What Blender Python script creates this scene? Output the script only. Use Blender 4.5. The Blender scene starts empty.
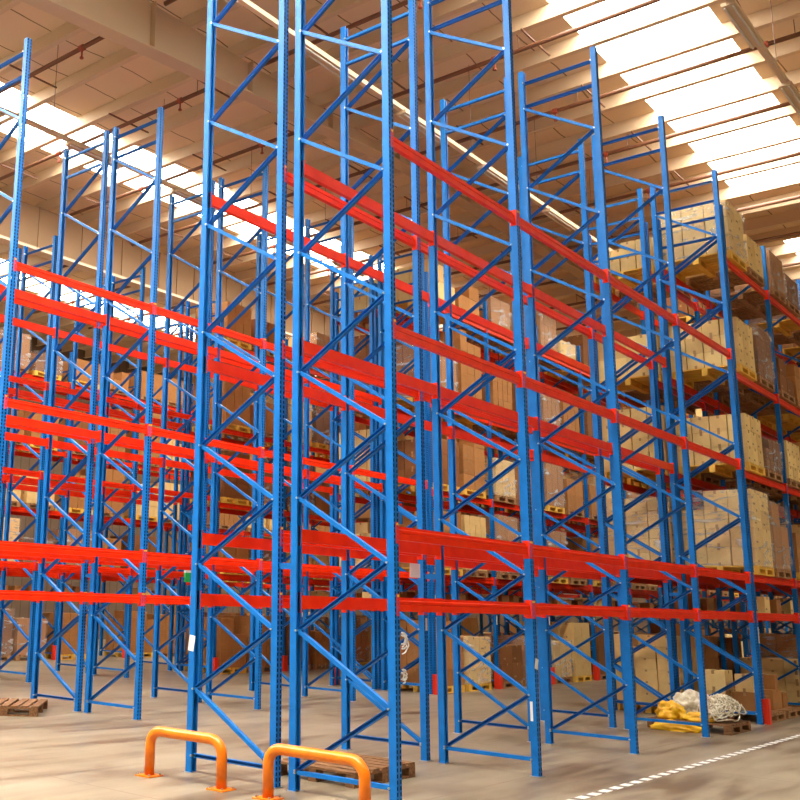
import bpy, bmesh, math, random
from mathutils import Vector, Matrix, noise
R = random.Random(7)
SC = bpy.context.scene
COL = SC.collection
PI = math.pi

# ------------------------------------------------------------------ camera
CAM = Vector((-7.9587, 0.0, 1.6867))
FW = Vector((0.71306132, 0.66942326, 0.20836518))
RT = Vector((0.67995651, -0.73274775, 0.02720079))
UP = Vector((-0.17088796, -0.12228343, 0.97767278))
FPX, CX, CY = 1011.61, 202.407, 387.947
cam = bpy.data.cameras.new('camera'); cam_o = bpy.data.objects.new('camera', cam); COL.objects.link(cam_o)
cam.sensor_width = 36.0; cam.lens = FPX / 800 * 36.0
cam.shift_x = (400 - CX) / 800; cam.shift_y = -(400 - CY) / 800
cam.clip_start = 0.05; cam.clip_end = 300
cam_o.matrix_world = Matrix(((RT.x, UP.x, -FW.x, CAM.x), (RT.y, UP.y, -FW.y, CAM.y), (RT.z, UP.z, -FW.z, CAM.z), (0, 0, 0, 1)))
SC.camera = cam_o

def project(p):
    d = Vector(p) - CAM; w = d.dot(FW)
    if w < 0.1: return None
    return CX + FPX * d.dot(RT) / w, CY - FPX * d.dot(UP) / w, w

# ------------------------------------------------------------------ materials
def new_mat(name, col, rough=0.5, metal=0.0, spec=0.5):
    m = bpy.data.materials.new(name); m.use_nodes = True
    b = m.node_tree.nodes['Principled BSDF']
    b.inputs['Base Color'].default_value = (*col, 1); b.inputs['Roughness'].default_value = rough
    b.inputs['Metallic'].default_value = metal; b.inputs['Specular IOR Level'].default_value = spec
    return m
def nd(m, t, **kw):
    n = m.node_tree.nodes.new(t)
    for k, v in kw.items(): setattr(n, k, v)
    return n
def lk(m, a, b): m.node_tree.links.new(a, b)
def bsdf(m): return m.node_tree.nodes['Principled BSDF']
def mix_noise(m, c1, c2, scale=5, detail=4, lo=.35, hi=.65, coord='Object', stretch=(1, 1, 1), rough=None, bump=0):
    tc = nd(m, 'ShaderNodeTexCoord'); mp = nd(m, 'ShaderNodeMapping'); mp.inputs['Scale'].default_value = stretch
    nz = nd(m, 'ShaderNodeTexNoise'); nz.inputs['Scale'].default_value = scale; nz.inputs['Detail'].default_value = detail
    cr = nd(m, 'ShaderNodeValToRGB'); cr.color_ramp.elements[0].position = lo; cr.color_ramp.elements[1].position = hi
    cr.color_ramp.elements[0].color = (*c1, 1); cr.color_ramp.elements[1].color = (*c2, 1)
    lk(m, tc.outputs[coord], mp.inputs[0]); lk(m, mp.outputs[0], nz.inputs['Vector']); lk(m, nz.outputs[0], cr.inputs[0])
    lk(m, cr.outputs[0], bsdf(m).inputs['Base Color'])
    if bump:
        bp = nd(m, 'ShaderNodeBump'); bp.inputs['Strength'].default_value = bump; bp.inputs['Distance'].default_value = .02
        lk(m, nz.outputs[0], bp.inputs['Height']); lk(m, bp.outputs[0], bsdf(m).inputs['Normal'])
    return cr

BLUE_C = (0.001, 0.148, 0.51)
blue = new_mat('blue_paint', BLUE_C, .38, 0, .3)
mix_noise(blue, (0.001, 0.132, 0.46), (0.002, 0.165, 0.56), 6, 5)
# punched post face: rows of slots
slot = new_mat('blue_punched_steel', BLUE_C, .38, 0, .3)
def make_slots():
    m = slot
    tc = nd(m, 'ShaderNodeTexCoord'); sx = nd(m, 'ShaderNodeSeparateXYZ'); lk(m, tc.outputs['Object'], sx.inputs[0])
    def math_(op, a, b=None, c=None):
        n = nd(m, 'ShaderNodeMath', operation=op)
        for i, v in enumerate((a, b, c)):
            if v is None: continue
            if isinstance(v, (int, float)): n.inputs[i].default_value = v
            else: lk(m, v, n.inputs[i])
        return n.outputs[0]
    z = math_('FRACT', math_('DIVIDE', sx.outputs['Z'], 0.05))
    zz = math_('LESS_THAN', math_('ABSOLUTE', math_('SUBTRACT', z, .5)), .33)
    x = math_('ABSOLUTE', math_('SUBTRACT', math_('ABSOLUTE', sx.outputs['X']), .026))
    xx = math_('LESS_THAN', x, .010)
    f = math_('MULTIPLY', zz, xx)
    tr = nd(m, 'ShaderNodeBsdfTransparent'); ms = nd(m, 'ShaderNodeMixShader')
    df = nd(m, 'ShaderNodeBsdfDiffuse'); df.inputs[0].default_value = (.003, .01, .04, 1); m2 = nd(m, 'ShaderNodeMixShader'); m2.inputs[0].default_value = .4  # dark share of the slots: shade inside the post put into colour
    lk(m, df.outputs[0], m2.inputs[1]); lk(m, tr.outputs[0], m2.inputs[2])
    lk(m, f, ms.inputs[0]); lk(m, bsdf(m).outputs[0], ms.inputs[1]); lk(m, m2.outputs[0], ms.inputs[2]); lk(m, ms.outputs[0], m.node_tree.nodes['Material Output'].inputs[0])
make_slots()
red = new_mat('orange_red_paint', (0.80, 0.030, 0.004), .32, 0, .3)
mix_noise(red, (0.82, 0.020, 0.001), (0.92, 0.036, 0.003), 4, 5)
steel = new_mat('zinc_bolt', (.75, .75, .75), .3, 1.0)
guard_red = new_mat('guard_red', (0.85, 0.04, 0.01), .4)
rail_y = new_mat('rail_yellow_orange', (0.93, 0.30, 0.004), .3)
mix_noise(rail_y, (0.88, 0.19, 0.002), (0.93, 0.24, 0.004), 9, 5)
wood = new_mat('pallet_wood', (.35, .17, .06), .8); mix_noise(wood, (.25, .11, .035), (.48, .26, .10), 6, 6, .3, .7, stretch=(1, 6, 6))
wood_y = new_mat('yellow_pallet_wood', (.65, .33, .05), .75); mix_noise(wood_y, (.78, .40, .03), (.88, .54, .08), 5, 5, .3, .7)
wood_d = new_mat('old_pallet_wood', (.27, .13, .05), .85); mix_noise(wood_d, (.12, .05, .018), (.32, .16, .06), 7, 6, .3, .7, stretch=(6, 1, 6))
def carton_mat(name, c, tape):
    m = new_mat(name, c, .75, 0, .3)
    tc = nd(m, 'ShaderNodeTexCoord'); nz = nd(m, 'ShaderNodeTexNoise'); nz.inputs['Scale'].default_value = 9; nz.inputs['Detail'].default_value = 5
    lk(m, tc.outputs['Object'], nz.inputs['Vector'])
    oi = nd(m, 'ShaderNodeObjectInfo')
    ad = nd(m, 'ShaderNodeMath', operation='ADD'); lk(m, nz.outputs[0], ad.inputs[0]); lk(m, oi.outputs['Random'], ad.inputs[1])
    hv = nd(m, 'ShaderNodeMath', operation='MULTIPLY'); lk(m, ad.outputs[0], hv.inputs[0]); hv.inputs[1].default_value = .5
    cr = nd(m, 'ShaderNodeValToRGB')
    cr.color_ramp.elements[0].color = (c[0]*.72, c[1]*.66, c[2]*.6, 1); cr.color_ramp.elements[1].color = (min(1, c[0]*1.25), min(1, c[1]*1.25), min(1, c[2]*1.25), 1)
    lk(m, hv.outputs[0], cr.inputs[0]); lk(m, cr.outputs[0], bsdf(m).inputs['Base Color'])
    return m
CART = [carton_mat('kraft_card', (.44, .20, .058), 0), carton_mat('pale_card', (.90, .60, .24), 0), carton_mat('dark_card', (.25, .10, .028), 0)]
tape_m = new_mat('packing_tape', (.48, .27, .11), .25)
print_m = new_mat('printed_mark', (.33, .18, .07), .6)
white_p = new_mat('white_paper', (.85, .84, .80), .6)
film = new_mat('stretch_film', (.9, .88, .82), .12)
def make_film():
    m = film; nt = m.node_tree; b = bsdf(m)
    b.inputs['Roughness'].default_value = .18
    tr = nd(m, 'ShaderNodeBsdfTransparent'); mx = nd(m, 'ShaderNodeMixShader')
    tc = nd(m, 'ShaderNodeTexCoord'); mp = nd(m, 'ShaderNodeMapping'); mp.inputs['Scale'].default_value = (1, 1, 3.5)
    mp.inputs['Rotation'].default_value = (.25, .2, 0)
    nz = nd(m, 'ShaderNodeTexNoise'); nz.inputs['Scale'].default_value = 1.6; nz.inputs['Detail'].default_value = 3; nz.inputs['Distortion'].default_value = 1.5
    lk(m, tc.outputs['Object'], mp.inputs[0]); lk(m, mp.outputs[0], nz.inputs['Vector'])
    cr = nd(m, 'ShaderNodeValToRGB'); cr.color_ramp.elements[0].position = .52; cr.color_ramp.elements[1].position = .68
    cr.color_ramp.elements[0].color = (.10, .10, .10, 1); cr.color_ramp.elements[1].color = (.55, .55, .55, 1)
    lk(m, nz.outputs[0], cr.inputs[0]); lk(m, cr.outputs[0], mx.inputs[0])
    lk(m, tr.outputs[0], mx.inputs[1]); lk(m, b.outputs[0], mx.inputs[2])
    bp = nd(m, 'ShaderNodeBump'); bp.inputs['Strength'].default_value = .6; bp.inputs['Distance'].default_value = .03
    lk(m, nz.outputs[0], bp.inputs['Height']); lk(m, bp.outputs[0], b.inputs['Normal'])
    lk(m, mx.outputs[0], nt.nodes['Material Output'].inputs[0])
make_film()
yel = new_mat('yellow_plastic', (.90, .50, .01), .35)
mix_noise(yel, (.85, .42, .006), (.95, .60, .02), 5, 4)
net = new_mat('offwhite_rope', (.72, .65, .48), .8)
mix_noise(net, (.50, .42, .26), (.82, .76, .60), 14, 4)
dark_p = new_mat('black_plastic', (.03, .03, .03), .5)
green = new_mat('green_sign_face', (.02, .45, .12), .4)
tan_steel = new_mat('cream_painted_steel', (.62, .47, .30), .6)
deck = new_mat('roof_lining', (.74, .58, .39), .75)
def make_deck():
    m = deck
    tc = nd(m, 'ShaderNodeTexCoord'); sx = nd(m, 'ShaderNodeSeparateXYZ'); lk(m, tc.outputs['Object'], sx.inputs[0])
    nz = nd(m, 'ShaderNodeTexNoise'); nz.inputs['Scale'].default_value = .35; nz.inputs['Detail'].default_value = 3; lk(m, tc.outputs['Object'], nz.inputs['Vector'])
    ad = nd(m, 'ShaderNodeMath', operation='MULTIPLY_ADD'); lk(m, nz.outputs[0], ad.inputs[0]); ad.inputs[1].default_value = .5; lk(m, sx.outputs['Y'], ad.inputs[2])
    dv = nd(m, 'ShaderNodeMath', operation='DIVIDE'); lk(m, ad.outputs[0], dv.inputs[0]); dv.inputs[1].default_value = 1.18
    fr = nd(m, 'ShaderNodeMath', operation='FRACT'); lk(m, dv.outputs[0], fr.inputs[0])
    lt = nd(m, 'ShaderNodeMath', operation='LESS_THAN'); lk(m, fr.outputs[0], lt.inputs[0]); lt.inputs[1].default_value = .025
    mx = nd(m, 'ShaderNodeMix', data_type='RGBA'); mx.inputs[6].default_value = (.80, .62, .41, 1); mx.inputs[7].default_value = (.22, .13, .06, 1)
    lk(m, lt.outputs[0], mx.inputs[0]); lk(m, mx.outputs[2], bsdf(m).inputs['Base Color'])
make_deck()
purl = new_mat('purlin_steel', (.70, .53, .34), .6)
pipe_m = new_mat('brown_pipe', (.16, .065, .03), .5)
head_m = new_mat('red_fitting', (.30, .05, .02), .5)
trunk_m = new_mat('trunking_paint', (.78, .60, .38), .5)
tube_m = new_mat('unlit_tube', (.85, .80, .70), .2)
wall_m = new_mat('wall_panel', (.62, .46, .29), .8)
def make_wall():
    m = wall_m
    tc = nd(m, 'ShaderNodeTexCoord'); sx = nd(m, 'ShaderNodeSeparateXYZ'); lk(m, tc.outputs['Object'], sx.inputs[0])
    ad = nd(m, 'ShaderNodeMath', operation='ADD'); lk(m, sx.outputs['X'], ad.inputs[0]); lk(m, sx.outputs['Y'], ad.inputs[1])
    dv = nd(m, 'ShaderNodeMath', operation='DIVIDE'); lk(m, ad.outputs[0], dv.inputs[0]); dv.inputs[1].default_value = .45
    fr = nd(m, 'ShaderNodeMath', operation='FRACT'); lk(m, dv.outputs[0], fr.inputs[0])
    lt = nd(m, 'ShaderNodeMath', operation='LESS_THAN'); lk(m, fr.outputs[0], lt.inputs[0]); lt.inputs[1].default_value = .12
    mx = nd(m, 'ShaderNodeMix', data_type='RGBA'); mx.inputs[6].default_value = (.13, .08, .045, 1); mx.inputs[7].default_value = (.08, .05, .03, 1)
    lk(m, lt.outputs[0], mx.inputs[0]); lk(m, mx.outputs[2], bsdf(m).inputs['Base Color'])
make_wall()
floor_m = new_mat('polished_concrete', (.55, .46, .34), .35, 0, .4)
def make_floor():
    m = floor_m
    tc = nd(m, 'ShaderNodeTexCoord')
    n1 = nd(m, 'ShaderNodeTexNoise'); n1.inputs['Scale'].default_value = .35; n1.inputs['Detail'].default_value = 8; n1.inputs['Roughness'].default_value = .62
    lk(m, tc.outputs['Object'], n1.inputs['Vector'])
    mp = nd(m, 'ShaderNodeMapping'); mp.inputs['Scale'].default_value = (.5, 3.2, 1); mp.inputs['Rotation'].default_value = (0, 0, .75)
    n2 = nd(m, 'ShaderNodeTexNoise'); n2.inputs['Scale'].default_value = 1.2; n2.inputs['Detail'].default_value = 8; n2.inputs['Distortion'].default_value = .8
    lk(m, tc.outputs['Object'], mp.inputs[0]); lk(m, mp.outputs[0], n2.inputs['Vector'])
    av = nd(m, 'ShaderNodeMath', operation='ADD'); lk(m, n1.outputs[0], av.inputs[0]); lk(m, n2.outputs[0], av.inputs[1])
    cr = nd(m, 'ShaderNodeValToRGB'); el = cr.color_ramp.elements
    el[0].position = .38; el[0].color = (.12, .082, .045, 1); el[1].position = .62; el[1].color = (.32, .265, .18, 1)
    e = el.new(.5); e.color = (.245, .197, .128, 1)
    hf = nd(m, 'ShaderNodeMath', operation='MULTIPLY'); hf.inputs[1].default_value = .5; lk(m, av.outputs[0], hf.inputs[0]); lk(m, hf.outputs[0], cr.inputs[0])
    # saw-cut joints
    sx = nd(m, 'ShaderNodeSeparateXYZ'); lk(m, tc.outputs['Object'], sx.inputs[0])
    prev = None
    for ax, off in (('X', 1.3), ('Y', .9)):
        a = nd(m, 'ShaderNodeMath', operation='ADD'); lk(m, sx.outputs[ax], a.inputs[0]); a.inputs[1].default_value = off + 600
        d = nd(m, 'ShaderNodeMath', operation='DIVIDE'); lk(m, a.outputs[0], d.inputs[0]); d.inputs[1].default_value = 6.0
        fr = nd(m, 'ShaderNodeMath', operation='FRACT'); lk(m, d.outputs[0], fr.inputs[0])
        lt = nd(m, 'ShaderNodeMath', operation='LESS_THAN'); lk(m, fr.outputs[0], lt.inputs[0]); lt.inputs[1].default_value = .0035
        if prev is None: prev = lt
        else:
            o = nd(m, 'ShaderNodeMath', operation='MAXIMUM'); lk(m, prev.outputs[0], o.inputs[0]); lk(m, lt.outputs[0], o.inputs[1]); prev = o
    mx = nd(m, 'ShaderNodeMix', data_type='RGBA'); lk(m, prev.outputs[0], mx.inputs[0]); lk(m, cr.outputs[0], mx.inputs[6]); mx.inputs[7].default_value = (.2, .14, .09, 1)
    lk(m, mx.outputs[2], bsdf(m).inputs['Base Color'])
    rr = nd(m, 'ShaderNodeMapRange'); rr.inputs[3].default_value = .28; rr.inputs[4].default_value = .5; lk(m, n2.outputs[0], rr.inputs[0]); lk(m, rr.outputs[0], bsdf(m).inputs['Roughness'])
make_floor()
def emit(name, col, s):
    m = bpy.data.materials.new(name); m.use_nodes = True; nt = m.node_tree; nt.nodes.clear()
    e = nt.nodes.new('ShaderNodeEmission'); o = nt.nodes.new('ShaderNodeOutputMaterial')
    e.inputs[0].default_value = (*col, 1); e.inputs[1].default_value = s; nt.links.new(e.outputs[0], o.inputs[0]); return m
sky_m = emit('daylight_through_rooflight', (1.0, .96, .88), 60.0)
cross_glow = emit('added_cross_rooflight_glow', (1.0, .96, .88), 95.0)  # glow for the added crosswise rooflight
dock_glow = emit('added_doorway_glow', (1.0, .95, .86), 2.5)  # glow for the added dock openings

# ------------------------------------------------------------------ mesh helpers
class MB:
    def __init__(s): s.v = []; s.f = []; s.m = []
    def quad_box(s, M, hx, hy, hz, mi=0):
        b = len(s.v)
        for sx in (-1, 1):
            for sy in (-1, 1):
                for sz in (-1, 1): s.v.append(tuple(M @ Vector((sx*hx, sy*hy, sz*hz))))
        for q in ((0, 1, 3, 2), (4, 6, 7, 5), (0, 4, 5, 1), (2, 3, 7, 6), (0, 2, 6, 4), (1, 5, 7, 3)):
            s.f.append([b+i for i in q]); s.m.append(mi)
        return s
    def box(s, x0, x1, y0, y1, z0, z1, mi=0):
        return s.quad_box(Matrix.Translation(((x0+x1)/2, (y0+y1)/2, (z0+z1)/2)), abs(x1-x0)/2, abs(y1-y0)/2, abs(z1-z0)/2, mi)
    def bar(s, a, b, w, h, mi=0, up=(0, 0, 1)):
        a = Vector(a); b = Vector(b); d = b - a; L = d.length; d.normalize(); u = Vector(up)
        if abs(d.dot(u)) > .98: u = Vector((1, 0, 0))
        r = d.cross(u).normalized(); u = r.cross(d)
        M = Matrix(((r.x, d.x, u.x, 0), (r.y, d.y, u.y, 0), (r.z, d.z, u.z, 0), (0, 0, 0, 1)))
        M = Matrix.Translation((a+b)/2) @ M
        return s.quad_box(M, w/2, L/2, h/2, mi)
    def cyl(s, a, b, r, n=8, mi=0, r2=None):
        a = Vector(a); b = Vector(b); d = (b-a).normalized(); u = Vector((0, 0, 1)) if abs(d.z) < .9 else Vector((1, 0, 0))
        x = d.cross(u).normalized(); y = d.cross(x); b0 = len(s.v); r2 = r if r2 is None else r2
        for c, rr in ((a, r), (b, r2)):
            for i in range(n):
                t = 2*PI*i/n; s.v.append(tuple(c + x*rr*math.cos(t) + y*rr*math.sin(t)))
        for i in range(n):
            j = (i+1) % n; s.f.append([b0+i, b0+j, b0+n+j, b0+n+i]); s.m.append(mi)
        s.f.append([b0+i for i in range(n)][::-1]); s.m.append(mi); s.f.append([b0+n+i for i in range(n)]); s.m.append(mi)
        return s
    def tube(s, pts, r, n=10, mi=0, cap=True):
        pts = [Vector(p) for p in pts]; b0 = len(s.v); prev = None
        for k, p in enumerate(pts):
            d = (pts[min(k+1, len(pts)-1)] - pts[max(k-1, 0)]).normalized()
            if prev is None: x = d.orthogonal().normalized()
            else: x = (prev - d*prev.dot(d)).normalized()
            prev = x; y = d.cross(x)
            for i in range(n):
                t = 2*PI*i/n; s.v.append(tuple(p + x*r*math.cos(t) + y*r*math.sin(t)))
        for k in range(len(pts)-1):
            for i in range(n):
                j = (i+1) % n; q = b0+k*n; s.f.append([q+i, q+j, q+n+j, q+n+i]); s.m.append(mi)
        if cap:
            s.f.append([b0+i for i in range(n)][::-1]); s.m.append(mi)
            q = b0+(len(pts)-1)*n; s.f.append([q+i for i in range(n)]); s.m.append(mi)
        return s
    def prism(s, poly, z0, z1, mi=0, side_mi=None):
        # poly in XY, counter-clockwise; extruded in z. side_mi: per-edge material
        b0 = len(s.v); n = len(poly)
        for z in (z0, z1):
            for x, y in poly: s.v.append((x, y, z))
        for i in range(n):
            j = (i+1) % n; s.f.append([b0+i, b0+j, b0+n+j, b0+n+i]); s.m.append(side_mi[i] if side_mi else mi)
        s.f.append([b0+i for i in range(n)][::-1]); s.m.append(mi); s.f.append([b0+n+i for i in range(n)]); s.m.append(mi)
        return s
    def mesh(s, name, mats, smooth=False):
        me = bpy.data.meshes.new(name); me.from_pydata(s.v, [], s.f)
        for m in (mats if isinstance(mats, (list, tuple)) else [mats]): me.materials.append(m)
        me.polygons.foreach_set('material_index', s.m)
        if smooth: me.polygons.foreach_set('use_smooth', [True]*len(s.f))
        me.update(); return me
def link(name, me, loc=(0, 0, 0), parent=None, rz=0):
    o = bpy.data.objects.new(name, me); COL.objects.link(o); o.location = loc; o.rotation_euler = (0, 0, rz)
    if parent: o.parent = parent
    return o
def tag(o, label=None, cat=None, group=None, kind=None):
    if label: o['label'] = label
    if cat: o['category'] = cat
    if group: o['group'] = group
    if kind: o['kind'] = kind
    return o
def structure(name, me, loc=(0, 0, 0)): return tag(link(name, me, loc), kind='structure')
def bevel_mesh(me, w, seg=1):
    bm = bmesh.new(); bm.from_mesh(me)
    bmesh.ops.bevel(bm, geom=bm.edges[:] , offset=w, segments=seg, affect='EDGES', profile=.7)
    bm.to_mesh(me); bm.free(); return me

# ------------------------------------------------------------------ the building
X0, X1, Y0, Y1, ZR = -17.0, 46.0, -12.0, 35.0, 12.95
structure('floor', MB().box(X0, X1, Y0, Y1, -.3, 0).mesh('floor', floor_m))
SKY = [(-7.0, -6.0), (4.9, 7.1), (17.6, 19.6), (27.5, 29.6)]  # first strip is added, out of view, to brighten the front aisle
CR = (-7.5, -3.5)                                    # crosswise rooflight, added overhead out of view to light the rack ends
cm = MB(); ys = [Y0] + [v for s in SKY for v in s] + [Y1]
for k in range(0, len(ys), 2):
    cm.box(X0, CR[0], ys[k], ys[k+1], ZR, ZR+.15); cm.box(CR[1], X1, ys[k], ys[k+1], ZR, ZR+.15)
for a, b in SKY:
    if b < 0: cm.box(X0, CR[1], a, b, ZR, ZR+.15)
    else: cm.box(X0, CR[0], a, b, ZR, ZR+.15)
structure('window_6', MB().box(CR[0], CR[1], 0, Y1, ZR+.02, ZR+.06).mesh('rooflight', cross_glow))  # added glowing panel, unseen overhead
cm.box(CR[0], CR[1], Y0, 0, ZR, ZR+.15)
ceil = structure('ceiling', cm.mesh('ceiling', deck))
for i, (xa, xb, a, b) in enumerate([(CR[1], 20.6, *SKY[1]), (24.6, X1, *SKY[1]), (CR[1], X1, *SKY[2]), (CR[1], X1, *SKY[3]), (CR[1], X1, *SKY[0])]):  # last entry is the added strip over the front aisle
    structure('window_%d' % (i+1), MB().box(xa, xb, a, b, ZR+.02, ZR+.06).mesh('rooflight', sky_m))
link('roof_infill', MB().box(20.6, 24.6, *SKY[1], ZR, ZR+.15).mesh('roof_infill', deck), (0, 0, 0), ceil)
# purlins
pm = MB(); pm.box(-.035, .035, Y0+.01, Y1-.01, -.36, -.34); pm.box(-.01, .01, Y0+.01, Y1-.01, -.34, -.004); pm.box(-.09, .09, Y0+.01, Y1-.01, -.40, -.37)
pm = MB(); pm.prism([(-.11, -.36), (.02, -.36), (.02, -.34), (-.005, -.33), (-.005, -.004), (-.025, -.004), (-.025, -.34), (-.11, -.345)], Y0+.01, Y1-.01)
pm.v = [(x, z, y) for x, y, z in pm.v]; pme = pm.mesh('purlin', purl)
PX = 1.385
npur = int((X1-X0)/PX)
for k in range(npur):
    x = 3.37 + PX*(k - 14)
    if x < X0+.2 or x > X1-.2: continue
    link('purlin', pme, (x, 0, ZR), ceil)
# girders along X (deep plate girders) and one along Y
def girder(y, z0a, z0b, xa, xb, zt, web=None, pitch=2.77):
    g = MB()
    n = len(g.v)
    g.v += [(xa, -.02, z0a), (xb, -.02, z0b), (xb, -.02, zt), (xa, -.02, zt), (xa, .02, z0a), (xb, .02, z0b), (xb, .02, zt), (xa, .02, zt)]
    for q in ((0, 1, 2, 3), (7, 6, 5, 4), (0, 4, 5, 1), (1, 5, 6, 2), (2, 6, 7, 3), (3, 7, 4, 0)): g.f.append(list(q)); g.m.append(0)
    L = xb-xa
    g.bar((xa, 0, z0a-.01), (xb, 0, z0b-.01), .34, .03, 1)
    k = xa+.6
    while k < xb:
        zb = z0a+(z0b-z0a)*(k-xa)/L
        g.box(k-.008, k+.008, -(.15 if web is None else .05), .15, zb, zt); k += pitch
    o = link('girder', g.mesh('girder', [web or tan_steel, tan_steel]), (0, y, 0), ceil); return o
girder(12.4, 11.28, 12.35, .2, 12.0, ZR-.40)
girder(12.4, 12.35, 12.35, 12.0, X1-.1, ZR-.40)
girder(12.4, 11.28, 11.28, X0+.1, .2, ZR-.40)
web_brown = new_mat('brown_web_plate', (.30, .19, .10), .8)
flange_lit = new_mat('lit_cream_flange', (.80, .66, .46), .5)  # paler than the other girder steel: light on the flange put into colour
girder(22.0, 11.30, 11.30, X0+.1, X1-.1, ZR-.40, web_brown, .8)
link('girder', MB().box(X0+.1, X1-.1, -.19, .19, -.06, .0).mesh('girder', flange_lit), (0, 22.0, 11.27), ceil)
girder(2.2, 11.6, 11.6, X0+.1, X1-.1, ZR-.40)
# short bars between purlins
bm_ = MB().bar((0, 0, 0), (PX*.9, 0, 0), .03, .03).mesh('purlin_tie', pipe_m)
for k, (x, y) in enumerate([(x*2.77-.2+8.5*0, y) for x in range(-1, 11) for y in (4.4, 7.6, 10.5, 13.6, 16.2, 20.4, 24.0)]):
    link('purlin_tie', bm_, (x+.6, y+.0, ZR-.42), ceil)
# sprinkler pipes along Y
def sprinkler(x, y0, y1, label):
    m = MB().cyl((0, y0, 0), (0, y1, 0), .045, 10)
    o = link('sprinkler_pipe', m.mesh('sprinkler_pipe', pipe_m, True), (x, 0, 12.28)); tag(o, label, 'pipe', 'sprinkler pipes under the roof')
    y = y0+1.2
    while y < y1-.5:
        h = MB().cyl((0, 0, -.04), (0, 0, -.20), .018, 8).cyl((0, 0, -.20), (0, 0, -.23), .04, 8).cyl((0, -.05, 0), (0, .05, 0), .065, 10)
        link('sprinkler_head', h.mesh('sprinkler_head', head_m), (0, y, 0), o)
        link('hanger_rod', MB().cyl((0, 0, .045), (0, 0, .33), .008, 6).mesh('hanger_rod', pipe_m), (0, y-.5, 0), o)
        y += 4.1
SPL = 'brown sprinkler pipe with red drop heads hung across the roof between the purlins'
for k in range(-2, 13):
    x = 3.45 + 2.77*k + .0
    sprinkler(x, 3.0, 11.9, SPL); sprinkler(x, 13.0, 21.6, SPL)
    if k < 8: sprinkler(x, 22.4, 30.0, SPL)
# cable trunking with unlit tubes, along X over the aisles
def trunking(y, z, xa, xb, label):
    t = MB().box(xa, xb, -.045, .045, 0, .05).box(xa, xb, -.045, -.040, .05, .085).box(xa, xb, .040, .045, .05, .085)
    o = link('light_trunking', t.mesh('light_trunking', trunk_m), (0, y, z)); tag(o, label, 'light fitting')
    x = xa + .8
    while x < xb-1.6:
        f = link('light_fitting', MB().box(0, 1.5, -.10, .10, -.06, -.002).mesh('light_fitting', trunk_m), (x, 0, 0), o)
        tb = MB().cyl((.03, -.055, -.085), (1.47, -.055, -.085), .016, 8).cyl((.03, .055, -.085), (1.47, .055, -.085), .016, 8)
        link('fluorescent_tube', tb.mesh('fluorescent_tube', tube_m), (0, 0, 0), f)
        link('hanger_rod', MB().cyl((0, 0, .05), (0, 0, ZR-z-.02), .006, 6).mesh('hanger_rod', pipe_m), (x-.4, 0, 0), o)
        x += 3.1
trunking(3.62, 10.60, 0, 40, 'cream cable trunking with double tube lights over the front aisle, upper right corner')
trunking(9.33, 10.82, -6, 38, 'pale cable trunking with tube lights running over the aisle behind the two nearest rack rows')
trunking(15.3, 10.88, -6, 38, 'cable trunking in front of the left bright rooflight, farthest from the camera')
# walls
def wall(name, x0, x1, y0, y1): return structure(name, MB().box(x0, x1, y0, y1, 0, ZR-.01).mesh(name, wall_m))
wall('wall_far', X0, X1, Y1, Y1+.2); wall('wall_right', X1, X1+.2, Y0, Y1); wall('wall_front', X0, X1, Y0-.2, Y0)
# left wall; its three tall dock openings are added, unseen, to give light
lw = MB(); OP = [(3.0, 10.5), (14.0, 21.5), (23.5, 29.5)]; OH = (0.3, 9.0)
e = [Y0] + [v for s in OP for v in s] + [Y1]
for k in range(0, len(e), 2): lw.box(X0-.2, X0, e[k], e[k+1], 0, ZR-.01)
for a, b in OP: lw.box(X0-.2, X0, a, b, OH[1], ZR-.01); lw.box(X0-.2, X0, a, b, 0, OH[0])
structure('wall_left', lw.mesh('wall_left', wall_m))
for i, (a, b) in enumerate(OP):
    structure('window_%d' % (i+7), MB().box(X0-.12, X0-.08, a, b, OH[0], OH[1]).mesh('added_dock_opening', dock_glow))  # added glowing panels, never in view

# ------------------------------------------------------------------ pallet rack kit
BAY = 2.7393; H = 9.70; PW = .082; PD = .076; D = 1.10 + PD
def post_mesh(h, facing):
    # facing: -1 web towards -Y, +1 web towards +Y.  Open C section with rear lips
    t = .006; w = PW/2; y = facing
    P = [(-w, 0), (w, 0), (w, -y*PD), (w*.55, -y*PD), (w*.55, -y*(PD-t)), (w-t, -y*(PD-t)), (w-t, -y*t), (-w+t, -y*t), (-w+t, -y*(PD-t)), (-w*.55, -y*(PD-t)), (-w*.55, -y*PD), (-w, -y*PD)]
    P = [(a, b + y*PD/2) for a, b in P]
    if facing > 0: P = P[::-1]
    m = MB()
    n = len(P); sm = []
    for i in range(n):
        a, b = P[i], P[(i+1) % n]; web = abs(a[1]-b[1]) < 1e-6 and abs(a[0]-b[0]) > w*1.9 and abs(a[1]-y*PD/2) < 1e-6
        sm.append(1 if web or (abs(a[1]-b[1]) < 1e-6 and abs(a[0]-b[0]) > w*1.7) else 0)
    m.prism(P, .008, h, 0, sm)
    m.box(-w-.02, w+.02, -PD/2-.02, PD/2+.02, 0, .008, 2)
    return m.mesh('post', [blue, slot, steel])
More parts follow.
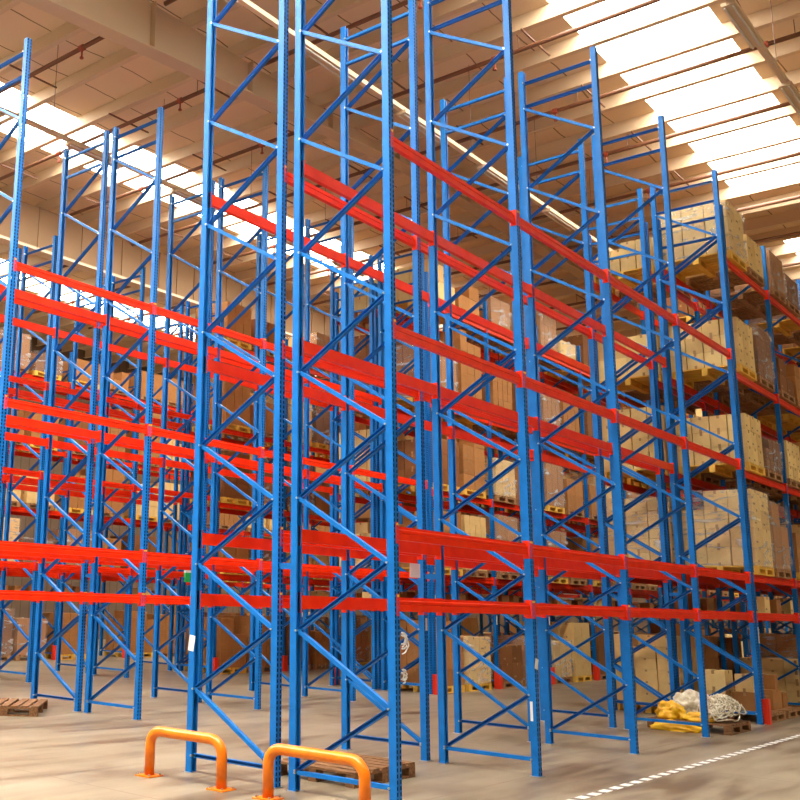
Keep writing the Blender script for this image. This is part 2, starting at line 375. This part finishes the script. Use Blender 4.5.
def brace_mesh(h, start_inner):
    # y from 0 (front post centre) to D-PD (rear post centre)
    m = MB(); a, b = PD*.5, D-PD*1.5; s = .038
    def br(p, q, off, back):
        # rolled channel; back: closed web towards -x, else the open side
        P0 = Vector((off, p[0], p[1])); P1 = Vector((off, q[0], q[1])); d = (P1-P0).normalized(); n = Vector((1, 0, 0)).cross(d)
        t = .004; W = .046; sx = -1 if back else 1
        m.bar(P0 + Vector((sx*W/2, 0, 0)), P1 + Vector((sx*W/2, 0, 0)), s, t, 0, up=(1, 0, 0))
        for k in (-1, 1):
            o_ = n*k*(s/2-t/2); m.bar(P0+o_, P1+o_, t, W, 0, up=(1, 0, 0))
    def bolt(y, z): m.cyl((-PW/2-.012, y, z), (PW/2+.012, y, z), .011, 6, 1)
    br((a, .17), (b, .17), 0, start_inner)
    z = .19; side = start_inner; k = 0; top = h-.52
    while z + .635 < top + .12:
        y0, y1 = (b, a) if side else (a, b)
        br((y0, z), (y1, z+.635), 0, y1 > y0); bolt(y0, z)
        z += .635; side = not side; k += 1
    br((a, z+.04), (b, z+.04), 0, not start_inner); br((a, h-.20), (b, h-.20), 0, not start_inner)
    bolt(a, .17); bolt(b, .17); bolt(b if side else a, z); bolt(a, h-.2); bolt(b, h-.2)
    return m.mesh('upright_frame', [blue, steel])
POST = {}
def posts(h):
    if h not in POST:
        POST[h] = (post_mesh(h, -1), post_mesh(h, 1), brace_mesh(h, True), brace_mesh(h, False))
    return POST[h]
BW = BAY - PW
def beam_mesh(hh):
    # stepped box beam profile (y,z), front towards -y
    P = [(-.025, 0), (.025, 0), (.025, hh), (-.006, hh), (-.006, hh-.026), (-.025, hh-.034), (-.025, hh*.56), (-.017, hh*.50), (-.025, hh*.44)]
    m = MB(); n = len(P)
    for x in (-BW/2+.004, BW/2-.004):
        for y, z in P: m.v.append((x, y, z-hh))
    for i in range(n):
        j = (i+1) % n; m.f.append([i, n+i, n+j, j]); m.m.append(0)
    m.f.append(list(range(n))); m.m.append(0); m.f.append([n+i for i in range(n)][::-1]); m.m.append(0)
    return m.mesh('load_beam', red)
beam_me = beam_mesh(.125)
def conn_mesh(sgn):
    # L plate: one leg on the beam end, one on the post face. sgn: +1 at the +x end of the beam
    m = MB(); x = 0
    m.box(-.004, .004, -.045, .03, -.165, .03)
    m.box(0, sgn*.048, -.050, -.044, -.165, .03)
    m.box(sgn*.01, sgn*.035, -.056, -.050, .002, .022, 1)
    return m.mesh('beam_connector', [red, yel])
conn = {s: conn_mesh(s) for s in (-1, 1)}
plate_me = MB().box(-.06, .06, -.004, 0, -.03, .03).mesh('load_plate', white_p)
spacer_me = MB().box(-.02, .02, 0, .155, -.03, .03).mesh('row_spacer', blue)
def rack(xs, y, nbays, levels, h, label, inner_rear, group=None, spacer=False, decks=(), guards=0):
    """one row; y = outer face of the front post"""
    root = bpy.data.objects.new('pallet_rack', None); COL.objects.link(root); root.location = (xs, y, 0)
    tag(root, label, 'pallet rack', group)
    pf, pr, bi, bo = posts(h)
    for i in range(nbays+1):
        fr = link('upright_frame', bi if inner_rear else bo, (i*BAY, PD/2, 0), root)
        link('post', pf, (0, 0, 0), fr); link('post', pr, (0, D-PD, 0), fr)
        if spacer:
            for z in (2.07,): link('row_spacer', spacer_me, (i*BAY, D, z), root)
    for i in range(nbays):
        for z in levels:
            for s, yy in ((1, 0.05), (-1, D-.05)):
                bmx = link('load_beam', beam_me, (i*BAY+BAY/2, yy, z), root, 0 if s > 0 else PI)
                for e_ in (-1, 1): link('beam_connector', conn[e_], (e_*(BW/2+.002), 0, 0), bmx)
            if z in decks:
                dk = MB()
                for q in range(9): dk.box(-BW/2+.05+q*(BW-.13)/8, -BW/2+.08+q*(BW-.13)/8, .085, D-.085, 0, .012)
                for q in range(6): dk.box(-BW/2+.05, BW/2-.05, .11+q*.17, .12+q*.17, -.008, 0)
                link('wire_deck', dk.mesh('wire_deck', steel), (i*BAY+BAY/2, 0, z-.02), root)
    return root
LV = (1.79, 2.43, 4.35, 6.30)
YA, YB, YC, YD_, YE, YF = 5.051, 6.385, 11.164, 12.497, 17.28, 18.61
YG, YH = 23.4, 24.73
YA -= PD/2; YB -= PD/2; YC -= PD/2; YD_ -= PD/2; YE -= PD/2; YF -= PD/2
rack(0, YA, 4, LV, H, 'empty blue and red pallet rack row nearest the camera, beside the right yellow rail', True, spacer=True)
rack(0, YB, 4, LV, H, 'empty blue and red rack row directly behind the nearest row, beside the left yellow rail', False)
rack(0, YC, 4, LV, H, 'empty rack row across the first aisle, front row of the middle pair at left', True, spacer=True)
rack(0, YD_, 4, LV, H, 'empty rack row at left, rear row of the middle pair beyond the first aisle', False)
rack(0, YE, 4, LV, H, 'empty rack row across the second aisle, front row of the farthest empty pair', True, spacer=True)
rack(0, YF, 4, LV, H, 'empty rack row at far left, rear row of the farthest empty pair', False)

# ------------------------------------------------------------------ loaded racks
HX = .17                                            # the loaded racks stand back to back with the empty end frames
LA = (1.79, 2.43, 4.22, 5.98, 8.10); LC = (1.79, 2.43, 4.22, 6.15, 8.42)
LOADED = [  # name for labels, y, first bay x, bays, levels, inner_rear, height
    ('near loaded rack', YA, 4*BAY+HX, 6, LA, True, 9.065, 'loaded pallet rack at the right edge, front row, beyond the nearest empty row', 2),
    ('second loaded rack', YB, 4*BAY+HX, 6, LA, False, 9.065, 'loaded pallet rack at right, back to back behind the rightmost loaded row', 1),
    ('mid-aisle loaded rack', YC, 4*BAY+HX, 11, LC, True, 9.065, 'loaded pallet rack seen through the centre bays, facing the first aisle', 2),
    ('rear mid loaded rack', YD_, 4*BAY+HX, 11, LC, False, 9.065, 'loaded pallet rack behind the centre loaded row, facing the second aisle', 1),
    ('far loaded rack', YE, 4*BAY+HX, 8, LC, True, 9.065, 'loaded pallet rack seen dark through the left centre bays beyond the second aisle', 2),
    ('back-left loaded rack', YG, 2*BAY+HX, 7, LA, True, 9.065, 'loaded pallet rack farthest back at left, in front of the far wall', 2),
]
for nm, y, x, n, lv, ir, h, lab, dens in LOADED:
    rack(x, y, n, lv, h, lab, ir, decks=(1.79,), spacer=(nm in ('near loaded rack', 'mid-aisle loaded rack')))

# upright guards
gm = MB().prism([(-.085, .09), (-.085, -.02), (-.06, -.045), (.06, -.045), (.085, -.02), (.085, .09), (.077, .09), (.077, -.016), (.056, -.037), (-.056, -.037), (-.077, -.016), (-.077, .09)], .0, .40).mesh('upright_guard', guard_red)
gp = link('upright_guard', gm, (4*BAY+HX+.03, YA-.025, 0)); tag(gp, 'red steel guard at the foot of the loaded rack upright at lower right', 'rack guard')
GL = [(YC, 'the centre loaded rack', 10), (YE, 'the dark loaded rack across the second aisle', 4), (YG, 'the farthest loaded rack at left', 4)]
ordn = ['first', 'second', 'third', 'fourth', 'fifth', 'sixth', 'seventh', 'eighth', 'ninth', 'tenth', 'eleventh', 'twelfth', 'thirteenth', 'fourteenth', 'fifteenth', 'sixteenth', 'seventeenth', 'eighteenth', 'nineteenth', 'twentieth', 'twenty-first', 'twenty-second']
for y, nm, n in GL:
    for i in range(n):
        o = gp.copy(); COL.objects.link(o); o.location = ((4 if y != YG else 2)*BAY+HX+i*BAY, y-.025, 0)
        tag(o, 'red guard at the %s upright of %s' % (ordn[i], nm), 'rack guard', 'red upright guards')
o = gp.copy(); COL.objects.link(o); o.location = (4*BAY+HX, YD_+D-PD/2+.06, 0); o.rotation_euler = (0, 0, PI)
tag(o, 'orange guard at the rear foot of the first loaded upright facing the second aisle', 'rack guard', 'red upright guards')

# pallets
def pallet_mesh(mat, lx=1.0, ly=1.2, jit=0):
    m = MB(); r = random.Random(3)
    nb = 7; bw = lx/nb*.74
    for i in range(nb):                                    # top boards run along y
        x = -lx/2 + bw/2 + i*(lx-bw)/(nb-1) + (r.uniform(-.008, .008) if jit else 0)
        a = r.uniform(-.02, .02)*jit
        m.quad_box(Matrix.Translation((x, 0, .133)) @ Matrix.Rotation(a, 4, 'Z'), bw/2, ly/2 - r.uniform(0, .01)*jit, .011)
    for y in (-ly/2+.05, 0, ly/2-.05):
        m.box(-lx/2, lx/2, y-.05, y+.05, .100, .122)
        for x in (-lx/2+.06, 0, lx/2-.06): m.box(x-.06, x+.06, y-.05, y+.05, .020, .100)
        m.box(-lx/2, lx/2, y-.05, y+.05, 0, .020)
    return m.mesh('pallet', mat)
PM = [pallet_mesh(wood_y), pallet_mesh(wood)]

# carton meshes
def carton_mesh(w, d, h, mat):
    m = MB(); g = .007
    m.box(-w/2+g, w/2-g, -d/2+g, d/2-g, .001, h-.002)
    me = m.mesh('carton', [mat, tape_m, print_m]); bevel_mesh(me, .004)
    m2 = MB()
    m2.box(-w/2+g-.001, w/2-g+.001, -.022, .022, h-.06, h-.0015, 1); m2.box(-w/2+g-.001, w/2-g+.001, -.022, .022, .0005, .06, 1)
    m2.box(-.022, .022, -d/2+g-.001, d/2-g+.001, h-.05, h-.0015, 1)
    m2.box(-w*.36, -w*.12, -d/2+g-.0006, d/2-g+.0006, h*.2, h*.3, 2)
    bm = bmesh.new(); bm.from_mesh(me); me2 = m2.mesh('t', []); bm.from_mesh(me2); bm.to_mesh(me); bm.free(); bpy.data.meshes.remove(me2)
    return me
TYPES = [(.50, .40, .33), (.33, .40, .25), (.50, .60, .40), (.33, .30, .29), (.25, .40, .20)]
CM = {}
for ti, (w, d, h) in enumerate(TYPES):
    for mi in range(3): CM[(ti, mi)] = carton_mesh(w, d, h, CART[mi])
lvname = {0: 'floor level', 1.79: 'low deck'}
cart_list = []; pal_list = []; film_list = []
def stack(cx, cy, z, ti, mi, layers, where, first, top_open=False, lx=1.0, ly=1.2, seed=0, group=None):
    w, d, h = TYPES[ti]; nx = max(1, round(lx/w)); ny = max(1, round(ly/d)); rr = random.Random(seed)
    for k in range(layers):
        for i in range(nx):
            for j in range(ny):
                if not (i == 0 or j == 0 or (k == layers-1)): continue
                if k == layers-1 and rr.random() < .22 and top_open: continue
                x = cx-lx/2 + w*(i+.5) + (lx-nx*w)/2 + rr.uniform(-.004, .004); y = cy-ly/2 + d*(j+.5) + (ly-ny*d)/2 + rr.uniform(-.004, .004)
                exposed = (j == 0) or (i == 0 and first)
                cart_list.append((x, y, z+k*h, ti, mi, rr.uniform(-.01, .01), exposed, k, layers, where))
levels_word = ['floor', 'lowest', 'second', 'third', 'top']
R2 = random.Random(21)
for (nm, y, x0, n, lv, ir, hh, lab, dens) in LOADED:
    full = [0.0] + [l for l in lv if l != 1.79]
    for li, z in enumerate(full):
        top = (full[li+1] if li+1 < len(full) else z+1.45) - z - .13 - .14
        if li == 0: top = 1.79-.13-.14
        for b in range(n):
            for s in (0, 1):
                if dens == 1 and not (b == 0 and nm.startswith('second')) and R2.random() < .35: R2.random(); continue
                if nm == 'near loaded rack' and li == 0 and b == 0: continue
                px = x0 + b*BAY + PW/2 + .12 + .5 + s*(1.0 + .19) + .0 + R2.uniform(-.03, .03)
                pc = y + D/2 - PD*.0 + (-.02 if ir else .02)
                first = (b == 0 and s == 0)
                where = (ordn[b*2+s], levels_word[li], nm)
                if R2.random() < .06 and not first and dens == 2 and nm != 'near loaded rack': continue
                ti = R2.choice([0, 1, 2, 3, 0, 4]); h = TYPES[ti][2]
                mi = R2.choice([0, 0, 1, 2] if dens == 2 else [0, 1, 2])
                fs = [.5, .45, .6] if (nm in ('near loaded rack', 'second loaded rack') and li in (2, 3)) else [.85, .7, .9, .6]
                lay = max(1, int(top*R2.choice(fs)/h))  # end loads set pale below: light on their faces put into the card
                if nm == 'near loaded rack' and first:
                    ti, mi, lay = {1: (0, 1, 4), 2: (3, 1, 3), 3: (3, 1, 3), 4: (0, 1, 4)}[li]
                if nm == 'second loaded rack' and first:
                    ti, mi, lay = {0: (4, 1, 6), 1: (1, 1, 5), 2: (3, 1, 4), 3: (2, 1, 2), 4: (3, 1, 2)}[li]
                lay = min(lay, int(top/TYPES[ti][2]))
                if lay < 1: lay = 1
                h = TYPES[ti][2]
                pal_list.append((px, pc, z, 0 if (first or R2.random() < .35) else 1, where))
                stack(px, pc, z+.145, ti, mi, lay, where, first, top_open=R2.random() < .5, seed=R2.randint(0, 99999))
                if R2.random() < .45 or (nm == 'near loaded rack' and first and li in (1, 4)):
                    film_list.append((px, pc, z+.145, lay*h, where, R2.randint(0, 9999)))
    # low deck cartons
    for b in range(n):
        q = PW/2+.1
        while q < BAY-.5:
            if R2.random() < .62:
                ti = R2.choice([0, 3, 1]); w, d, h = TYPES[ti]
                cart_list.append((x0+b*BAY+q+w/2, y+.16+d/2, 1.79, ti, R2.choice([0, 1, 2]), R2.uniform(-.1, .1), True, 0, 1, (ordn[b], 'deck', nm)))
            q += R2.choice([.52, .6, .75])
# hand-placed cartons on the floor of the first near bay
hx = 4*BAY+HX
for (dx, dy, z, ti, mi, rz) in [(.35, .30, .145, 0, 0, .05), (.35, .30, .475, 3, 1, -.08), (.82, .32, .145, 1, 0, .1), (.36, .78, .145, 0, 1, 0), (.36, .78, .475, 0, 1, .04), (.95, .75, .145, 0, 2, .1), (1.55, .35, .145, 0, 0, -.03), (1.55, .35, .475, 1, 0, .1), (2.05, .35, .145, 1, 0, .02), (1.6, .8, .145, 2, 2, 0)]:
    cart_list.append((hx+dx, YA+dy+.03, z, ti, mi, rz, True, 0, 1, ('loose', 'floor', 'near loaded rack')))
for s in (0, 1): pal_list.append((hx+.68+s*1.19, YA+D/2, 0, 1, (ordn[s], 'floor', 'near loaded rack')))

def importance(x, y, z, size):
    p = project((x, y, z))
    if not p or p[0] < -25 or p[0] > 825 or p[1] < -25 or p[1] > 825: return 0
    return (FPX*size/p[2])**2
# individual cartons: the 290 that show largest, the rest as one stuff object
sc_ = []
for c in cart_list:
    w, d, h = TYPES[c[3]]
    im = importance(c[0], c[1], c[2]+h/2, math.sqrt(max(w, d)*h)) if c[6] else 0
    rk = c[9][2]
    im *= {'near loaded rack': 1.3, 'second loaded rack': 1.0 if c[9][0] in ('first', 'second') else .05, 'mid-aisle loaded rack': 1.0, 'rear mid loaded rack': .05, 'far loaded rack': .7, 'back-left loaded rack': .7}[rk]
    sc_.append(im)
order = sorted(range(len(cart_list)), key=lambda i: -sc_[i])
indiv = set(i for i in order[:290] if sc_[i] > 0)
tone = {0: 'brown', 1: 'pale', 2: 'dark brown'}
rest = MB(); rest_faces = 0
rest_boxes = {0: [], 1: [], 2: []}
for i, c in enumerate(cart_list):
    x, y, z, ti, mi, rz, ex, k, lay, wh = c
    if i in indiv:
        o = link('carton', CM[(ti, mi)], (x, y, z), None, rz)
        if wh[0] == 'loose': lb = '%s carton among loose boxes on the floor beside the lower right red guard' % tone[mi]
        elif wh[1] == 'deck': lb = '%s carton on the low deck, %s bay of the %s' % (tone[mi], wh[0], wh[2])
        else:
            ly = 'bottom layer' if k == 0 else ('top layer' if k == lay-1 else 'middle layers')
            lb = '%s carton, %s, %s load, %s level, %s' % (tone[mi], ly, wh[0], wh[1], wh[2])
        tag(o, lb, 'carton', 'cartons %s %s %s' % wh)
    else:
        rest_boxes[mi].append(c)
m = MB()
for mi, lst in rest_boxes.items():
    for (x, y, z, ti, _, rz, *q) in lst:
        w, d, h = TYPES[ti]; g = .009
        M = Matrix.Translation((x, y, z+h/2)) @ Matrix.Rotation(rz, 4, 'Z')
        m.quad_box(M, w/2-g, d/2-g, h/2-.002, mi)
        if project((x, y, z)) and project((x, y, z))[2] < 32:
            m.quad_box(M @ Matrix.Translation((0, 0, h*.4)), w/2-g+.001, .02, h*.1-.003, 3)
o = link('stacked_cartons', m.mesh('stacked_cartons', CART+[tape_m])); tag(o, 'remaining brown cartons stacked deep in the loaded racks', 'carton', None, 'stuff')

pimp = [importance(p[0], p[1], p[2], .5) * ({'near loaded rack': 1.5, 'second loaded rack': 1, 'rear mid loaded rack': .1}.get(p[4][2], 1)) for p in pal_list]
po = sorted(range(len(pal_list)), key=lambda i: -pimp[i]); pin = set(i for i in po[:240] if pimp[i] > 0)
m = MB()
for i, (x, y, z, k, wh) in enumerate(pal_list):
    if i in pin:
        o = link('pallet', PM[k], (x, y, z))
        tag(o, '%s pallet under the %s load, %s level of %s' % (('yellow' if k == 0 else 'brown'), wh[0], wh[1], wh[2]), 'pallet', 'pallets in the loaded racks')
    else:
        m.box(x-.5, x+.5, y-.6, y+.6, z+.12, z+.144)
        for yy in (-.55, 0, .55):
            m.box(x-.5, x+.5, y+yy-.05, y+yy+.05, z+.0, z+.02)
            for xx in (-.44, 0, .44): m.box(x+xx-.06, x+xx+.06, y+yy-.05, y+yy+.05, z+.02, z+.12)
if m.v:
    o = link('stored_pallets', m.mesh('stored_pallets', wood)); tag(o, 'remaining pallets deep inside the loaded racks', 'pallet', None, 'stuff')

# stretch film around some loads
def film_mesh(h, seed):
    m = MB(); nx, nz = 10, max(3, int(h/.14)); per = []
    lx, ly, r = 1.03, 1.23, .04
    cs = [(-lx/2, -ly/2), (lx/2, -ly/2), (lx/2, ly/2), (-lx/2, ly/2)]
    for a in range(4):
        p, q = cs[a], cs[(a+1) % 4]
        for t in range(nx): f = t/nx; per.append((p[0]+(q[0]-p[0])*f, p[1]+(q[1]-p[1])*f))
    n = len(per)
    for k in range(nz+1):
        z = h*k/nz
        for (x, y) in per:
            v = noise.noise(Vector((x*3+seed, y*3, z*4)))*.016 + .004
            s = 1 + v/.55; m.v.append((x*s, y*s, z))
    for k in range(nz):
        for i in range(n):
            j = (i+1) % n; m.f.append([k*n+i, k*n+j, (k+1)*n+j, (k+1)*n+i]); m.m.append(0)
    return m.mesh('stretch_film', film, True)
fi = sorted([(importance(f[0], f[1], f[2], 1)*({'near loaded rack': 2, 'rear mid loaded rack': 0, 'second loaded rack': .5}.get(f[4][2], 1)), i) for i, f in enumerate(film_list)], reverse=True)[:46]
for im, i in fi:
    if im <= 0: continue
    x, y, z, h, wh, sd = film_list[i]
    o = link('stretch_film', film_mesh(h+.012, sd), (x, y, z+.004)); tag(o, 'clear glossy film wrapped round the %s load, %s level of %s' % wh, 'plastic wrap', 'stretch film round loads')

# ------------------------------------------------------------------ floor objects
def rail(y0, y1, label):
    hgt = .435; r = .05; R_ = .14
    pts = [(0, y0, .012), (0, y0, hgt-R_)]
    for k in range(1, 9):
        t = PI/2*k/8; pts.append((0, y0+R_*(1-math.cos(t)), hgt-R_+R_*math.sin(t)))
    for k in range(0, 9):
        t = PI/2*k/8; pts.append((0, y1-R_*(1-math.sin(t)), hgt-R_+R_*math.cos(t)))
    pts.append((0, y1, .012))
    c = (y0+y1)/2
    o = bpy.data.objects.new('guard_rail', None); COL.objects.link(o); o.location = (-.5, c, 0); tag(o, label, 'guard rail', 'yellow pipe guard rails')
    link('rail_pipe', MB().tube([(a, b-c, d) for a, b, d in pts], r, 20).mesh('rail_pipe', rail_y, True), (0, 0, 0), o)
    for y in (y0, y1):
        q = MB().box(-.10, .10, -.10, .10, 0, .012)
        for a in (-1, 1):
            for b in (-1, 1): q.cyl((a*.075, b*.075, .012), (a*.075, b*.075, .03), .012, 6, 1)
        link('base_plate', q.mesh('base_plate', [rail_y, steel]), (0, y-c, 0), o)
rail(6.62, 7.58, 'yellow-orange bent pipe guard rail at the end of the second row, left one of two')
rail(5.03, 6.06, 'yellow-orange bent pipe guard rail nearest the camera, cut by the bottom edge')

def floor_pallet(x, y, rz, mat, label, lx=1.0, ly=1.2):
    o = link('pallet', pallet_mesh(mat, lx, ly, 1), (x, y, 0), None, rz); return tag(o, label, 'pallet')
floor_pallet(1.10, 6.36, .0, wood_d, 'brown empty wooden pallet on the floor under the nearest racks behind the right rail', 1.1, 1.0)
floor_pallet(1.86, 13.05, -.80, wood_d, 'brown empty wooden pallet on the floor at the left edge')
mp_ = floor_pallet(9.30, 5.48, .0, wood_d, 'brown pallet on the floor piled with yellow plastic and rope netting')
# yellow plastic sheets: crumpled flattened bags
def crumple(name, mat, loc, s, seed, rz, amp=.35):
    bm = bmesh.new(); bmesh.ops.create_icosphere(bm, subdivisions=4, radius=1)
    for v in bm.verts:
        p = v.co.copy(); n_ = noise.fractal(p*1.7+Vector((seed, 0, 0)), 1, 2, 4)*amp; r_ = 1+n_ + .08*abs(math.sin(p.x*7+p.y*4+seed))
        v.co = Vector((p.x*s[0]*r_, p.y*s[1]*r_, max(p.z*s[2]*r_, -s[2]*.35)+s[2]*.35))
    me = bpy.data.meshes.new(name); bm.to_mesh(me); bm.free(); me.materials.append(mat)
    for q in me.polygons: q.use_smooth = True
    return link(name, me, loc, None, rz)
tag(crumple('plastic_sheet', yel, (8.68, 5.62, .0), (.09, .30, .10), 1, .1), 'crumpled yellow plastic sheet slumped on the floor against the long side of the littered pallet', 'plastic sheet', 'yellow plastic on pallet')
tag(crumple('plastic_sheet', yel, (9.10, 5.82, .146), (.20, .18, .17), 5, -.3, .6), 'folded yellow plastic bundle standing at the back left of the littered pallet', 'plastic sheet', 'yellow plastic on pallet')
tag(crumple('plastic_sheet', yel, (9.02, 5.40, .146), (.16, .22, .09), 9, .3), 'flat yellow plastic folded on the middle of the littered pallet under the rope', 'plastic sheet', 'yellow plastic on pallet')
# rope netting heap
rn = MB(); rr = random.Random(5)
for q in range(70):
    a = rr.uniform(0, 6.28); cx_, cy_ = rr.uniform(-.30, .24), rr.uniform(-.16, .16); rad = rr.uniform(.08, .22); pts = []
    for k in range(22):
        t = a + k*.33; x = cx_+math.cos(t)*rad*(1+.3*math.sin(k*.9+q)); y = cy_+math.sin(t)*rad
        top = .36*max(0, 1-(x*x/.30+y*y/.22)) + .02
        pts.append((x, y, max(.013, top*rr.uniform(.75, 1.05))))
    rn.tube(pts, .009, 6)
o = link('rope_net', rn.mesh('rope_net', net, True), (9.36, 5.16, .146)); tag(o, 'tangled off-white rope netting heaped on the littered pallet', 'rope net')
hp = crumple('cloth_bundle', net, (9.48, 5.62, .146), (.24, .26, .26), 3, .3, .5); tag(hp, 'crumpled off-white cloth bundle at the back of the littered pallet behind the rope', 'cloth')
# strap tangle hanging on the nearest front post and tags
def strap(loc, label, seed, sc=1):
    r_ = random.Random(seed); m_ = MB()
    for q in range(4):
        pts = []; x = 0; z = r_.uniform(-.03, .03)
        for k in range(12):
            t = k/11*PI; pts.append((math.sin(t)*.055*sc*(1+.25*q)+r_.uniform(-.012, .012), r_.uniform(-.006, .006)-q*.004, z+math.cos(t)*.05*sc*(1+.2*q)+r_.uniform(-.006, .006)))
        m_.tube(pts, .007, 6)
    o_ = link('packing_strap', m_.mesh('packing_strap', white_p, True), loc); tag(o_, label, 'strap')
strap((.044, YA-.012, 1.40), 'white plastic strap tangle tied round the nearest front post, upper one', 2)
strap((.044, YA-.012, 1.12), 'white plastic strap scrap tied round the nearest front post, lower one', 4, .6)
def ptag(x, y, z, w, h, label, rx=0, face='y'):
    m_ = MB()
    if face == 'y': m_.box(-w/2, w/2, -.003, 0, -h/2, h/2)
    else: m_.box(-.003, 0, -w/2, w/2, -h/2, h/2)
    o_ = link('paper_tag', m_.mesh('paper_tag', white_p), (x, y, z)); o_.rotation_euler = (rx, 0, 0) if face != 'y' else (0, rx, 0); tag(o_, label, 'tag')
ptag(BAY-.0, YA-PD/2+.034, 1.15, .07, .11, 'white paper tag on the second front post of the nearest row', .3)
ptag(BAY*1-.045, YA+.05, .66, .03, .2, 'thin white strip low on the side of the second front post', 0, 'x')
ptag(-.042, YB+D-.04, 1.28, .08, .16, 'white paper tag hanging on the rear post of the second row', .15, 'x')
ptag(BAY+.0, YB-.002, 1.52, .04, .14, 'white vertical sticker under the beam on the second post of the second row', 0)
for i, lab in ((1, 'second'), (2, 'third'), (3, 'fourth')):
    ptag(4*BAY+HX+i*BAY, YC-.002, 1.50, .045, .2, 'white vertical bay sticker on the %s post of the centre loaded rack' % lab, 0)
ptag(4*BAY+HX-.03+.02, YA-.002, 1.42, .045, .26, 'white vertical bay sticker on the first post of the right loaded rack', 0)
# load notices on beams
ptag(.916*BAY, YB-.002, 2.13, .22, .16, 'white notice hanging below the beam beside the second post of the second row', 0)
# exit sign
ex = link('exit_sign', MB().box(-.30, .30, -.03, .03, -.12, .10).mesh('exit_sign', green), (3.594*BAY+.3, YE-.12, 2.30))
tag(ex, 'green exit sign hanging at far left behind the empty racks', 'sign')
link('sign_top', MB().box(-.30, .30, -.031, .031, .10, .16).mesh('sign_top', white_p), (0, 0, 0), ex)
link('hanger_rod', MB().cyl((-.2, 0, .16), (-.2, 0, .55), .006, 6).cyl((.2, 0, .16), (.2, 0, .55), .006, 6).box(-.25, .25, -.03, .06, .55, .57).mesh('hanger_rod', steel), (0, 0, 0), ex)
# hazard tape: alternating white and dark dashes in one line along the aisle
tp = MB(); x = -6.0; k = 0
while x < 30:
    tp.box(x, x+.16, -.045, .045, .0, .003, 0); tp.box(x+.16, x+.27, -.045, .045, .0, .003, 1); x += .27
tape_w = new_mat('tape_white', (.82, .80, .74), .5); tape_b = new_mat('tape_dark', (.16, .13, .10), .5)
o = link('floor_tape', tp.mesh('floor_tape', [tape_w, tape_b]), (0, 4.22, .0)); tag(o, 'dashed white and dark marking tape running along the aisle floor at lower right', 'floor marking')

# ------------------------------------------------------------------ light
w = bpy.data.worlds.new('world'); SC.world = w; w.use_nodes = True
w.node_tree.nodes['Background'].inputs[0].default_value = (.9, .95, 1, 1); w.node_tree.nodes['Background'].inputs[1].default_value = .1
SC.view_settings.view_transform = 'Standard'; SC.view_settings.look = 'None'; SC.view_settings.gamma = 1; SC.view_settings.use_curve_mapping = False
SC.view_settings.exposure = -1.48
SC.cycles.max_bounces = 7; SC.cycles.diffuse_bounces = 3; SC.cycles.glossy_bounces = 3; SC.cycles.transparent_max_bounces = 12; SC.cycles.sample_clamp_indirect = 6
SC.cycles.use_denoising = True
